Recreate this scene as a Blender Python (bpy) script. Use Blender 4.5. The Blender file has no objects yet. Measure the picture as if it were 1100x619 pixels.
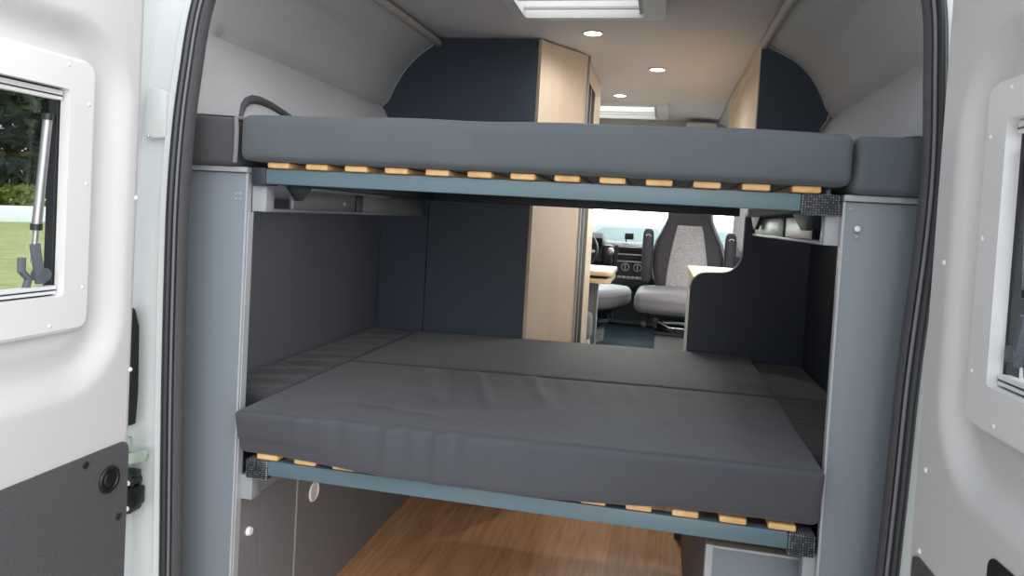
import bpy, bmesh, math, random
from mathutils import Vector, Matrix
random.seed(7)
C = bpy.context.scene.collection
PI = math.pi

# ------------------------------------------------------------------ helpers
def lin(c):
    return tuple(((v/255)/12.92 if v/255 <= .04045 else ((v/255+.055)/1.055)**2.4) for v in c)

class MB:
    """collects shapes, then links them as ONE mesh object"""
    def __init__(s): s.bm = bmesh.new()
    def _merge(s, t, M=None):
        if M is not None: bmesh.ops.transform(t, matrix=M, verts=t.verts)
        me = bpy.data.meshes.new('tmp'); t.to_mesh(me); t.free()
        s.bm.from_mesh(me); bpy.data.meshes.remove(me); return s
    def box(s, x0, x1, y0, y1, z0, z1, bev=0, seg=2, M=None):
        t = bmesh.new(); bmesh.ops.create_cube(t, size=1)
        for v in t.verts:
            v.co = Vector(((x0+x1)/2+v.co.x*(x1-x0), (y0+y1)/2+v.co.y*(y1-y0), (z0+z1)/2+v.co.z*(z1-z0)))
        if bev: bmesh.ops.bevel(t, geom=list(t.edges), offset=bev, segments=seg, affect='EDGES', profile=.5)
        return s._merge(t, M)
    def prism(s, pts, axis, a, b, bev=0, seg=2, M=None):
        """polygon in the plane normal to axis, from a to b. pts: x->(y,z), y->(x,z), z->(x,y)"""
        t = bmesh.new()
        def P(p, h):
            return {'x': (h, p[0], p[1]), 'y': (p[0], h, p[1]), 'z': (p[0], p[1], h)}[axis]
        va = [t.verts.new(P(p, a)) for p in pts]; vb = [t.verts.new(P(p, b)) for p in pts]
        n = len(pts); t.faces.new(va); t.faces.new(vb[::-1])
        for i in range(n): t.faces.new((va[i], va[(i+1) % n], vb[(i+1) % n], vb[i]))
        bmesh.ops.recalc_face_normals(t, faces=t.faces)
        if bev:
            es = [e for e in t.edges if len(e.link_faces) == 2 and any(len(f.verts) == n for f in e.link_faces)]
            bmesh.ops.bevel(t, geom=es, offset=bev, segments=seg, affect='EDGES', profile=.5)
        return s._merge(t, M)
    def ring(s, outer, inner, axis, a, b, M=None):
        """frame: two polygons with the same number of points"""
        t = bmesh.new()
        def P(p, h):
            return {'x': (h, p[0], p[1]), 'y': (p[0], h, p[1]), 'z': (p[0], p[1], h)}[axis]
        n = len(outer)
        L = [[t.verts.new(P(p, h)) for p in q] for q, h in ((outer, a), (outer, b), (inner, b), (inner, a))]
        for k in range(4):
            A, B = L[k], L[(k+1) % 4]
            for i in range(n): t.faces.new((A[i], A[(i+1) % n], B[(i+1) % n], B[i]))
        bmesh.ops.recalc_face_normals(t, faces=t.faces)
        return s._merge(t, M)
    def cyl(s, p0, p1, r, r2=None, n=16, cap=True):
        p0, p1 = Vector(p0), Vector(p1); d = p1-p0
        t = bmesh.new()
        bmesh.ops.create_cone(t, cap_ends=cap, segments=n, radius1=r, radius2=r if r2 is None else r2, depth=d.length)
        M = Matrix.Translation((p0+p1)/2) @ d.to_track_quat('Z', 'Y').to_matrix().to_4x4()
        return s._merge(t, M)
    def ball(s, c, r, sc=(1, 1, 1), n=12):
        t = bmesh.new(); bmesh.ops.create_uvsphere(t, u_segments=n*2, v_segments=n, radius=r)
        return s._merge(t, Matrix.Translation(c) @ Matrix.Diagonal((*sc, 1)))
    def torus(s, c, nrm, R, r, n=36, m=10):
        t = bmesh.new(); g = []
        for i in range(n):
            a = 2*PI*i/n
            g.append([t.verts.new(((R+r*math.cos(2*PI*j/m))*math.cos(a), (R+r*math.cos(2*PI*j/m))*math.sin(a), r*math.sin(2*PI*j/m))) for j in range(m)])
        for i in range(n):
            for j in range(m): t.faces.new((g[i][j], g[(i+1) % n][j], g[(i+1) % n][(j+1) % m], g[i][(j+1) % m]))
        return s._merge(t, Matrix.Translation(c) @ Vector(nrm).to_track_quat('Z', 'Y').to_matrix().to_4x4())
    def tube(s, pts, r, n=10, closed=False):
        pts = [Vector(p) for p in pts]; t = bmesh.new(); rings = []; N = len(pts); up = None
        for i, p in enumerate(pts):
            if closed: d = pts[(i+1) % N]-pts[i-1]
            else: d = pts[min(i+1, N-1)]-pts[max(i-1, 0)]
            d.normalize()
            if up is None: up = Vector((0, 0, 1)) if abs(d.z) < .9 else Vector((0, 1, 0))
            a = d.cross(up).normalized(); b = a.cross(d); up = b
            rr = r[i] if isinstance(r, (list, tuple)) else r
            rings.append([t.verts.new(p+rr*(math.cos(2*PI*k/n)*a+math.sin(2*PI*k/n)*b)) for k in range(n)])
        for i in range(N if closed else N-1):
            A, B = rings[i], rings[(i+1) % N]
            for k in range(n): t.faces.new((A[k], A[(k+1) % n], B[(k+1) % n], B[k]))
        if not closed: t.faces.new(rings[0][::-1]); t.faces.new(rings[-1])
        bmesh.ops.recalc_face_normals(t, faces=t.faces)
        return s._merge(t)
    def loft(s, secs, closed=True, caps=True):
        """secs: lists of 3D points of the same length"""
        t = bmesh.new(); L = [[t.verts.new(p) for p in q] for q in secs]; n = len(secs[0])
        for A, B in zip(L, L[1:]):
            for k in range(n if closed else n-1): t.faces.new((A[k], A[(k+1) % n], B[(k+1) % n], B[k]))
        if closed and caps: t.faces.new(L[0][::-1]); t.faces.new(L[-1])
        bmesh.ops.recalc_face_normals(t, faces=t.faces)
        return s._merge(t)
    def cushion(s, x0, x1, y0, y1, z0, z1, r, n=(40, 30, 6), fn=None, M=None):
        """rounded, slightly soft block; fn(p, q) returns an offset (q = -1..1 coordinates)"""
        t = bmesh.new(); c = Vector(((x0+x1)/2, (y0+y1)/2, (z0+z1)/2)); h = Vector(((x1-x0)/2, (y1-y0)/2, (z1-z0)/2))
        def ax(k):                                  # parameter positions, denser at the rounded ends
            e = [-1+.0, ]
            f = r/h[k]; m = 4
            a = [-1+f*(1-math.cos(PI/2*i/m)) for i in range(m)]
            b = [-1+f+(2-2*f)*i/n[k] for i in range(n[k]+1)]
            return a+b+[-v for v in a[::-1]]
        A = [ax(0), ax(1), ax(2)]
        def put(q):
            p = Vector([q[k]*h[k] for k in range(3)])
            inn = Vector([max(-h[k]+r, min(h[k]-r, p[k])) for k in range(3)]); d = p-inn
            if d.length > 1e-9:
                out = sum(1 for k in range(3) if abs(d[k]) > 1e-9)
                if out > 1: p = inn+d.normalized()*max(abs(d[k]) for k in range(3))
            p = p+c
            if fn: p = p+Vector(fn(p, q))
            return p
        for k in range(3):
            i, j = (k+1) % 3, (k+2) % 3
            for sgn in (-1, 1):
                g = []
                for a in A[i]:
                    row = []
                    for b in A[j]:
                        q = [0, 0, 0]; q[k] = sgn; q[i] = a; q[j] = b; row.append(t.verts.new(put(q)))
                    g.append(row)
                for u in range(len(g)-1):
                    for v in range(len(g[0])-1): t.faces.new((g[u][v], g[u+1][v], g[u+1][v+1], g[u][v+1]))
        bmesh.ops.remove_doubles(t, verts=t.verts, dist=1e-5)
        bmesh.ops.recalc_face_normals(t, faces=t.faces)
        return s._merge(t, M)
    def grid(s, nu, nv, f, keep=None):
        t = bmesh.new(); g = [[t.verts.new(f(i/nu, j/nv)) for j in range(nv+1)] for i in range(nu+1)]
        for i in range(nu):
            for j in range(nv):
                if keep is None or keep((i+.5)/nu, (j+.5)/nv): t.faces.new((g[i][j], g[i+1][j], g[i+1][j+1], g[i][j+1]))
        lo = [v for v in t.verts if not v.link_faces]
        bmesh.ops.delete(t, geom=lo, context='VERTS')
        return s._merge(t)
    def build(s, name, m, parent=None, ang=40, M=None):
        if M is not None: bmesh.ops.transform(s.bm, matrix=M, verts=s.bm.verts)
        me = bpy.data.meshes.new(name); s.bm.to_mesh(me); s.bm.free()
        for p in me.polygons: p.use_smooth = True
        me.set_sharp_from_angle(angle=math.radians(ang))
        o = bpy.data.objects.new(name, me); me.materials.append(m); C.objects.link(o)
        if parent is not None:
            o.parent = parent
            o.matrix_parent_inverse = Matrix.Translation(-Vector(parent.location)) if parent.type == 'EMPTY' and parent.parent is None else Matrix()
        return o

def tag(o, label=None, cat=None, group=None, kind=None):
    if label: o['label'] = label
    if cat: o['category'] = cat
    if group: o['group'] = group
    if kind: o['kind'] = kind
    return o
def thing(name, loc, label, cat, group=None, kind=None):
    o = bpy.data.objects.new(name, None); C.objects.link(o); o.location = loc; o.empty_display_size = .05
    return tag(o, label, cat, group, kind)
def copy_thing(root, loc, rz=0, label=None):
    """copy a thing, its parts and sub-parts (meshes shared)"""
    def rec(o, par):
        c = o.copy(); C.objects.link(c)
        if par is not None: c.parent = par
        for ch in [q for q in bpy.data.objects if q.parent == o]: rec(ch, c)
        return c
    c = rec(root, None); c.location = loc; c.rotation_euler = (0, 0, rz)
    if label: c['label'] = label
    return c
def rrect(a0, a1, b0, b1, r, n=6):
    out = []
    for cx, cy, s in ((a1-r, b1-r, 0), (a0+r, b1-r, 1), (a0+r, b0+r, 2), (a1-r, b0+r, 3)):
        for i in range(n+1):
            t = PI/2*(s+i/n); out.append((cx+r*math.cos(t), cy+r*math.sin(t)))
    return out
def sstep(a, b, x):
    t = max(0, min(1, (x-a)/(b-a))); return t*t*(3-2*t)

# ------------------------------------------------------------------ materials
def mat(name, rgb, rough=.6, metal=0, spec=.5, bump=None, vary=None, sheen=0, coat=0):
    """bump = (scale, strength[, stretch xyz]); vary = (scale, amount)"""
    m = bpy.data.materials.new(name); m.use_nodes = True; nt = m.node_tree; N = nt.nodes; L = nt.links
    b = N['Principled BSDF']; col = lin(rgb)
    b.inputs['Base Color'].default_value = (*col, 1); b.inputs['Roughness'].default_value = rough
    b.inputs['Metallic'].default_value = metal; b.inputs['Specular IOR Level'].default_value = spec
    b.inputs['Sheen Weight'].default_value = sheen; b.inputs['Coat Weight'].default_value = coat
    tc = N.new('ShaderNodeTexCoord')
    if vary:
        n = N.new('ShaderNodeTexNoise'); n.inputs['Scale'].default_value = vary[0]; n.inputs['Detail'].default_value = 4
        L.new(tc.outputs['Object'], n.inputs['Vector'])
        mx = N.new('ShaderNodeMix'); mx.data_type = 'RGBA'
        mx.inputs['A'].default_value = (*[c*(1-vary[1]) for c in col], 1); mx.inputs['B'].default_value = (*[min(1, c*(1+vary[1])) for c in col], 1)
        L.new(n.outputs['Fac'], mx.inputs['Factor']); L.new(mx.outputs['Result'], b.inputs['Base Color'])
    if bump:
        n = N.new('ShaderNodeTexNoise'); n.inputs['Scale'].default_value = bump[0]; n.inputs['Detail'].default_value = 5
        mp = N.new('ShaderNodeMapping')
        if len(bump) > 2: mp.inputs['Scale'].default_value = bump[2]
        L.new(tc.outputs['Object'], mp.inputs['Vector']); L.new(mp.outputs['Vector'], n.inputs['Vector'])
        bp = N.new('ShaderNodeBump'); bp.inputs['Strength'].default_value = bump[1]; bp.inputs['Distance'].default_value = .004
        L.new(n.outputs['Fac'], bp.inputs['Height']); L.new(bp.outputs['Normal'], b.inputs['Normal'])
    return m
def mat_fabric(name, rgb, rough=.75, weave=900, wr=.35, vary=.12, sheen=.15, spec=.3, wrinkle_scale=(9, 5, 5)):
    m = mat(name, rgb, rough, spec=spec, sheen=sheen); nt = m.node_tree; N = nt.nodes; L = nt.links; b = N['Principled BSDF']
    tc = N['Texture Coordinate']; col = lin(rgb)
    w = N.new('ShaderNodeTexNoise'); w.inputs['Scale'].default_value = weave; w.inputs['Detail'].default_value = 2
    L.new(tc.outputs['Object'], w.inputs['Vector'])
    mx = N.new('ShaderNodeMix'); mx.data_type = 'RGBA'
    mx.inputs['A'].default_value = (*[c*(1-vary*2) for c in col], 1); mx.inputs['B'].default_value = (*[c*(1+vary*2) for c in col], 1)
    L.new(w.outputs['Fac'], mx.inputs['Factor']); L.new(mx.outputs['Result'], b.inputs['Base Color'])
    mp = N.new('ShaderNodeMapping'); mp.inputs['Scale'].default_value = wrinkle_scale; L.new(tc.outputs['Object'], mp.inputs['Vector'])
    k = N.new('ShaderNodeTexNoise'); k.inputs['Scale'].default_value = 1.6; k.inputs['Detail'].default_value = 4; k.inputs['Distortion'].default_value = .6
    L.new(mp.outputs['Vector'], k.inputs['Vector'])
    b1 = N.new('ShaderNodeBump'); b1.inputs['Strength'].default_value = wr; b1.inputs['Distance'].default_value = .012; L.new(k.outputs['Fac'], b1.inputs['Height'])
    b2 = N.new('ShaderNodeBump'); b2.inputs['Strength'].default_value = .25; b2.inputs['Distance'].default_value = .001
    L.new(w.outputs['Fac'], b2.inputs['Height']); L.new(b1.outputs['Normal'], b2.inputs['Normal']); L.new(b2.outputs['Normal'], b.inputs['Normal'])
    return m
def mat_wood(name, dark, light, scale, rough=.45, planks=None):
    m = mat(name, light, rough); nt = m.node_tree; N = nt.nodes; L = nt.links; b = N['Principled BSDF']; tc = N['Texture Coordinate']
    mp = N.new('ShaderNodeMapping'); mp.inputs['Scale'].default_value = scale; L.new(tc.outputs['Object'], mp.inputs['Vector'])
    n = N.new('ShaderNodeTexNoise'); n.inputs['Scale'].default_value = 3; n.inputs['Detail'].default_value = 8; n.inputs['Distortion'].default_value = .8
    L.new(mp.outputs['Vector'], n.inputs['Vector'])
    r = N.new('ShaderNodeValToRGB'); r.color_ramp.elements[0].position = .3; r.color_ramp.elements[1].position = .7
    r.color_ramp.elements[0].color = (*lin(dark), 1); r.color_ramp.elements[1].color = (*lin(light), 1)
    L.new(n.outputs['Fac'], r.inputs['Fac']); out = r.outputs['Color']
    if planks:
        br = N.new('ShaderNodeTexBrick'); br.inputs['Scale'].default_value = 1; br.inputs['Brick Width'].default_value = planks[0]; br.inputs['Row Height'].default_value = planks[1]
        br.inputs['Mortar Size'].default_value = .0012; br.inputs['Color1'].default_value = (1, 1, 1, 1); br.inputs['Color2'].default_value = (.84, .82, .80, 1); br.inputs['Mortar'].default_value = (.68, .64, .6, 1)
        m2 = N.new('ShaderNodeMapping'); m2.inputs['Rotation'].default_value = (0, 0, PI/2); L.new(tc.outputs['Object'], m2.inputs['Vector']); L.new(m2.outputs['Vector'], br.inputs['Vector'])
        mu = N.new('ShaderNodeMix'); mu.data_type = 'RGBA'; mu.blend_type = 'MULTIPLY'; mu.inputs['Factor'].default_value = 1
        L.new(out, mu.inputs['A']); L.new(br.outputs['Color'], mu.inputs['B']); out = mu.outputs['Result']
    L.new(out, b.inputs['Base Color']); return m
def mat_mesh(name, dark, light, scale):
    """woven / perforated cap"""
    m = mat(name, dark, .6); nt = m.node_tree; N = nt.nodes; L = nt.links; b = N['Principled BSDF']; tc = N['Texture Coordinate']
    v = N.new('ShaderNodeTexVoronoi'); v.inputs['Scale'].default_value = scale; v.inputs['Randomness'].default_value = .15; L.new(tc.outputs['Object'], v.inputs['Vector'])
    r = N.new('ShaderNodeValToRGB'); r.color_ramp.elements[0].position = .32; r.color_ramp.elements[1].position = .55
    r.color_ramp.elements[0].color = (*lin(light), 1); r.color_ramp.elements[1].color = (*lin(dark), 1)
    L.new(v.outputs['Distance'], r.inputs['Fac']); L.new(r.outputs['Color'], b.inputs['Base Color']); return m
def mat_glass(name, tint, refl=.03):
    m = bpy.data.materials.new(name); m.use_nodes = True; nt = m.node_tree; N = nt.nodes; L = nt.links
    for n in list(N): N.remove(n)
    o = N.new('ShaderNodeOutputMaterial'); t = N.new('ShaderNodeBsdfTransparent'); t.inputs['Color'].default_value = (*tint, 1)
    g = N.new('ShaderNodeBsdfGlossy'); g.inputs['Roughness'].default_value = .02
    f = N.new('ShaderNodeLayerWeight'); f.inputs['Blend'].default_value = .5; mx = N.new('ShaderNodeMixShader')
    pw = N.new('ShaderNodeMath'); pw.operation = 'POWER'; pw.inputs[1].default_value = 5; L.new(f.outputs['Facing'], pw.inputs[0])
    ma = N.new('ShaderNodeMath'); ma.operation = 'MULTIPLY_ADD'; ma.inputs[1].default_value = .9; ma.inputs[2].default_value = refl; L.new(pw.outputs[0], ma.inputs[0])
    L.new(ma.outputs[0], mx.inputs['Fac']); L.new(t.outputs['BSDF'], mx.inputs[1]); L.new(g.outputs['BSDF'], mx.inputs[2]); L.new(mx.outputs['Shader'], o.inputs['Surface'])
    return m
def mat_emit(name, rgb, s):
    m = bpy.data.materials.new(name); m.use_nodes = True; b = m.node_tree.nodes['Principled BSDF']
    b.inputs['Base Color'].default_value = (*rgb, 1); b.inputs['Emission Color'].default_value = (*rgb, 1); b.inputs['Emission Strength'].default_value = s
    return m
def mat_opal(name):
    m = bpy.data.materials.new(name); m.use_nodes = True; nt = m.node_tree; N = nt.nodes; L = nt.links
    for n in list(N): N.remove(n)
    o = N.new('ShaderNodeOutputMaterial'); t = N.new('ShaderNodeBsdfTranslucent'); t.inputs['Color'].default_value = (.95, .95, .92, 1)
    d = N.new('ShaderNodeBsdfTransparent'); d.inputs['Color'].default_value = (.9, .9, .88, 1); mx = N.new('ShaderNodeMixShader'); mx.inputs['Fac'].default_value = .85
    L.new(t.outputs['BSDF'], mx.inputs[1]); L.new(d.outputs['BSDF'], mx.inputs[2]); L.new(mx.outputs['Shader'], o.inputs['Surface']); return m

M = dict(
    paint=mat('white van paint', (204, 204, 205), .42, spec=.4, vary=(1.5, .02)),
    paint_body=mat('cool white van paint', (206, 211, 212), .3, coat=.3),
    frame=mat('white window plastic', (222, 222, 224), .4),
    cap=mat('white cap plastic', (240, 240, 236), .35),
    rubber=mat('black rubber', (34, 36, 40), .32),
    rubber_grey=mat('grey rubber lip', (96, 94, 100), .35),
    seal_mesh=mat('textured seal flap', (84, 84, 88), .75, bump=(420, .9)),
    hardboard=mat('speckled dark board', (82, 83, 87), .7, bump=(330, .8), vary=(420, .35)),
    lining=mat('light grey wall felt', (196, 197, 200), .95, spec=.1, bump=(240, .5), vary=(160, .10)),
    ceil=mat('pale ceiling felt', (210, 208, 212), .95, spec=.1, bump=(200, .35), vary=(120, .05)),
    trim=mat('grey roof moulding', (178, 175, 173), .5),
    mattress=mat_fabric('charcoal mattress cloth', (78, 85, 91), .62, wr=.22, wrinkle_scale=(14, 3, 3)),
    mattress_low=mat_fabric('charcoal seat cloth', (72, 74, 80), .7, wr=.34, wrinkle_scale=(5, 3, 4), spec=.22),
    cushion_dark=mat_fabric('charcoal side cushion cloth', (70, 71, 77), .7, wr=.4, wrinkle_scale=(4, 20, 4)),
    cushion_corner=mat_fabric('dark corner cushion cloth', (68, 70, 73), .8, wr=.2),
    piping=mat_fabric('grey piping', (118, 118, 122), .7, wr=.0),
    post=mat('blue grey laminate', (116, 125, 133), .45, vary=(2, .03)),
    panel=mat('grey laminate', (122, 124, 130), .5, vary=(2, .03)),
    edge=mat('pale grey edging', (166, 169, 174), .4),
    lid=mat('light grey lid', (150, 154, 159), .4),
    rail=mat('blue grey painted rail', (90, 111, 121), .38, spec=.5),
    rail_dark=mat('dark rail plastic', (40, 48, 56), .5),
    capmesh=mat_mesh('woven black end cap', (22, 25, 30), (140, 145, 152), 185),
    slat=mat_wood('birch slat', (205, 160, 105), (228, 186, 132), (8, 1.2, 8), .5),
    slat_edge=mat('slat core', (206, 168, 118), .6),
    dark=mat('anthracite laminate', (55, 66, 80), .55, vary=(3, .04)),
    dark_wall=mat('dark grey panel', (98, 101, 110), .5, vary=(3, .04)),
    black=mat('black laminate', (46, 53, 67), .5),
    beige=mat_wood('pale birch laminate', (212, 194, 172), (217, 200, 179), (6, 6, .8), .5),
    beige_edge=mat('pale cream edging', (224, 206, 182), .5),
    gap=mat('dark gap', (18, 18, 20), .7),
    wood=mat_wood('light worktop wood', (212, 182, 144), (228, 204, 170), (2, 10, 10), .4),
    floor=mat_wood('brown plank vinyl', (200, 148, 106), (232, 188, 144), (14, 1.2, 10), .42, planks=(1.2, .19)),
    cabfloor=mat('slate vinyl', (66, 82, 92), .4),
    white=mat('white laminate', (206, 206, 200), .5),
    grey_plastic=mat('grey plastic', (176, 176, 174), .45),
    seat_dark=mat_fabric('dark seat vinyl', (64, 63, 70), .6, wr=.05),
    seat_grey=mat_fabric('grey seat vinyl', (134, 133, 138), .5, wr=.08),
    seat_insert=mat('speckled grey seat cloth', (178, 174, 178), .9, vary=(110, .8), bump=(300, .4)),
    dash=mat('dark dashboard plastic', (52, 54, 58), .6),
    black_gloss=mat('black plastic', (20, 21, 24), .35),
    arm=mat('dark grey armrest vinyl', (58, 60, 66), .6),
    car_glass=mat('pale car window', (168, 184, 190), .2),
    silver=mat('satin silver', (190, 190, 192), .35, metal=.8),
    chrome=mat('bright metal', (215, 215, 216), .22, metal=1),
    alu=mat('brushed aluminium', (168, 170, 170), .38, metal=.9),
    steel=mat('dark steel', (80, 84, 90), .4, metal=.6),
    bracket=mat('dark grey bracket plastic', (84, 92, 102), .45),
    glass=mat_glass('tinted acrylic', (.78, .80, .81), .05),
    clear=mat_glass('clear glass', (.9, .95, .94)),
    opal=mat_opal('opal acrylic'),
    lamp=mat_emit('warm lamp lens', (1, .90, .74), 9),
    grass=mat('grass', (136, 142, 84), .9, vary=(1.5, .45)),
    gravel=mat('pale gravel', (172, 169, 164), .9, vary=(9, .25)),
    leaf=mat('dark leaves', (58, 76, 46), .7, vary=(4, .5)),
    leaf2=mat('yellow green leaves', (128, 138, 62), .7, vary=(5, .4)),
    bark=mat('brown bark', (84, 70, 58), .9),
    conc=mat('pale concrete', (206, 216, 214), .8),
    hinge=mat('pale green zinc', (176, 196, 184), .4, metal=.4),
)

# ------------------------------------------------------------------ camera
F, YAW, PIT, ROL = 776.8, .2050, -.03464, -.0565
fw = Vector((-math.sin(YAW)*math.cos(PIT), math.cos(YAW)*math.cos(PIT), math.sin(PIT)))
r0 = Vector((math.cos(YAW), math.sin(YAW), 0)); d0 = fw.cross(r0)
rt = math.cos(ROL)*r0+math.sin(ROL)*d0; dn = -math.sin(ROL)*r0+math.cos(ROL)*d0
cam = bpy.data.objects.new('camera', bpy.data.cameras.new('camera')); C.objects.link(cam)
cam.matrix_world = Matrix(((rt.x, -dn.x, -fw.x, .315), (rt.y, -dn.y, -fw.y, 0), (rt.z, -dn.z, -fw.z, 1.24), (0, 0, 0, 1)))
cam.data.sensor_fit = 'HORIZONTAL'; cam.data.sensor_width = 36; cam.data.lens = 36*F/1100
cam.data.shift_y = (258.2-309.5)/1100; cam.data.clip_start = .02
bpy.context.scene.camera = cam

# ------------------------------------------------------------------ van shell
GZ = -.6                                             # ground under the van
def struct(name, mb, m, label=None, parent=None, ang=40):
    o = mb.build(name, m, parent, ang); o['kind'] = 'structure'
    if label: o['label'] = label
    return o
# aperture outline (half), x against z, and its forward lean
AP = [(0, .765), (.35, .772), (.8, .786), (1.15, .792), (1.4, .793), (1.52, .791), (1.69, .786), (1.80, .760), (1.87, .715), (1.905, .64), (1.925, .48), (1.93, 0)]
def lean(z): return 1.47+(.05*((z-1.15)/.54)**2 if z > 1.15 else 0)
def ap_curve():
    """dense closed-ish outline from floor left, over the top, to floor right: (x, z)"""
    P = [Vector((x, z)) for z, x in AP]; D = []
    for i in range(len(P)-1):
        p0, p1, p2, p3 = P[max(i-1, 0)], P[i], P[i+1], P[min(i+2, len(P)-1)]
        if i+2 > len(P)-1: p3 = Vector((-P[i].x, P[i].y))
        for k in range(6):
            t = k/6
            D.append(.5*((2*p1)+(p2-p0)*t+(2*p0-5*p1+4*p2-p3)*t*t+(3*p1-p0-3*p2+p3)*t**3))
    R = [(p.x, p.y) for p in D]+[(0, 1.93)]
    return [(-x, z) for x, z in R]+[(x+.016*sstep(.9, 1.4, z)*sstep(0, .4, x), z) for x, z in R[::-1][1:]]
APC = ap_curve()
def ap_off(n, dy):
    """outline moved inward by n and forward by dy"""
    out = []
    for i, (x, z) in enumerate(APC):
        a = APC[max(i-1, 0)]; b = APC[min(i+1, len(APC)-1)]
        t = Vector((b[0]-a[0], b[1]-a[1])).normalized(); nn = Vector((t.y, -t.x))
        out.append((x+nn.x*n, lean(z)+dy, z+nn.y*n))
    return out
# body flange round the opening
fl = [(.0, .035), (0, 0), (-.03, -.002), (-.04, .012), (-.105, .016), (-.125, -.03), (-.2, -.03), (-.24, .0), (-.245, .12)]
mb = MB(); mb.loft([ap_off(n, d) for n, d in fl], closed=False)
wr_ = struct('wall_rear', mb, M['paint_body'], 'white painted body flange round the open rear doorway', ang=30)
# rubber seal round the opening
seal = thing('trim_3', (0, 1.47, 0), 'black rubber weather strip round the rear door opening', 'weather strip', kind='structure')
MB().tube(ap_off(.002, -.010), .0095, 10).build('outer_bulb', M['rubber'], seal)
MB().tube(ap_off(.013, -.006), .0055, 8).build('middle_lip', M['rubber_grey'], seal)
MB().loft([ap_off(n, d) for n, d in ((.012, -.002), (.018, -.005), (.0225, .002), (.0225, .030), (.018, .036))], closed=False).build('inner_flap', M['seal_mesh'], seal)
MB().loft([ap_off(n, d) for n, d in ((.0155, -.006), (.0175, -.009), (.0195, -.0045))], closed=False).build('dark_groove', M['rubber'], seal)

# lining of the side walls: full section (half) and how it flares in from the opening
SEC = [(.640, 1.948), (.68, 1.925), (.711, 1.904), (.745, 1.876), (.772, 1.848), (.797, 1.815), (.820, 1.777), (.838, 1.742), (.848, 1.716), (.855, 1.700), (.884, 1.670), (.870, 1.650), (.848, 1.61), (.818, 1.53), (.802, 1.462), (.878, 1.446), (.88, 1.26), (.88, .95), (.885, .7), (.885, .0)]
def apx(z):
    for (z0, x0), (z1, x1) in zip(AP, AP[1:]):
        if z0 <= z <= z1: return x0+(x1-x0)*(z-z0)/(z1-z0)
    return 0
def lining(side):
    k = 1.03 if side > 0 else 1.0
    secs = []
    for y, w in ((1.50, 0), (1.625, .5), (1.75, 1), (2.3, 1), (2.9, 1), (3.6, 1), (3.9, 1), (4.4, 1), (4.85, 1), (5.2, 1)):
        q = []
        for x, z in SEC:
            X = x*(1+(k-1)*min(1, max(0, (x-.64)/.15)))
            za = min(z*.985, 1.90); xa = apx(za)+(.10 if z < 1.4 else .03 if z < 1.5 else .006 if z < 1.54 else -.012)
            ya = lean(za)+.035
            if side > 0: xa += .016*sstep(.9, 1.4, za)
            zz = z+.0-(.03*sstep(2.9, 1.6, y) if z > 1.85 else 0)
            if w < 1:
                q.append((side*(xa+(X-xa)*w), ya+(1.75-ya)*w, za+(zz-za)*w))
            else: q.append((side*X, y, zz))
        secs.append(q)
    m = MB(); m.loft(secs, closed=False)
    if side > 0:                                             # opening for the added side window that lights the cab
        kill = [f for f in m.bm.faces if 3.9 < f.calc_center_median().y < 4.85 and .95 < f.calc_center_median().z < 1.585]
        bmesh.ops.delete(m.bm, geom=kill, context='FACES')
    return m
wl = struct('wall_left', lining(-1), M['lining'], 'light grey felt lined left wall of the van', ang=24)
wrt = struct('wall_right', lining(1), M['lining'], 'light grey felt lined right wall of the van', ang=24)
for w, s in ((wl, -1), (wrt, 1)):
    a, b = sorted((s*1.0, s*1.03))
    mb = MB(); ye = 5.25 if s < 0 else 3.9
    mb.prism([(1.42, -.25), (ye, -.25), (ye, 1.75), (1.58, 1.75), (1.5, 1.4), (1.43, .9)], 'x', a, b)
    if s > 0:
        mb.box(a, b, 3.9, 4.85, -.25, .95); mb.box(a, b, 3.9, 4.85, 1.58, 1.75); mb.box(a, b, 4.85, 5.25, -.25, 1.75)
    mb.build('outer_skin', M['paint_body'], w)
    # slanted upper skin closing up to the roof
    MB().loft([[(s*1.03, y0, 1.70), (s*.98, y0, 1.92), (s*.80, y0, 2.03), (s*.6, y0, 2.06), (s*.6, y0, 2.03), (s*.78, y0, 2.0), (s*.955, y0, 1.9), (s*1.0, y0, 1.70)] for y0 in (1.56, 5.3)]).build('upper_skin', M['paint_body'], w)
    a, b = sorted((s*.86, s*.876))
    p = MB().box(a, b, 1.625, 2.893, .5, 1.25).build('side_panel', M['dark_wall'] if s < 0 else M['black'], w); p['label'] = 'dark grey laminate panel beside the lower bed'
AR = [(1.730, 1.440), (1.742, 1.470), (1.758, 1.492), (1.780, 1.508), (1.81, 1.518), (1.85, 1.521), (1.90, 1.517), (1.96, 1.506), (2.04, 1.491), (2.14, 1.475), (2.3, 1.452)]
o = MB(); o.tube([(-.794-.25*(z-1.44), y, z) for y, z in AR], [.005, .007, .009, .011, .012, .012, .011, .010, .008, .006, .003], 10)  # dark tube drawn as the shadow gap under the lining's curved edge
o = o.build('arch_shadow', M['hardboard'], wl); o['label'] = 'dark curved tube standing in for the shadow gap in the lining above the corner cushion'
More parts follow.
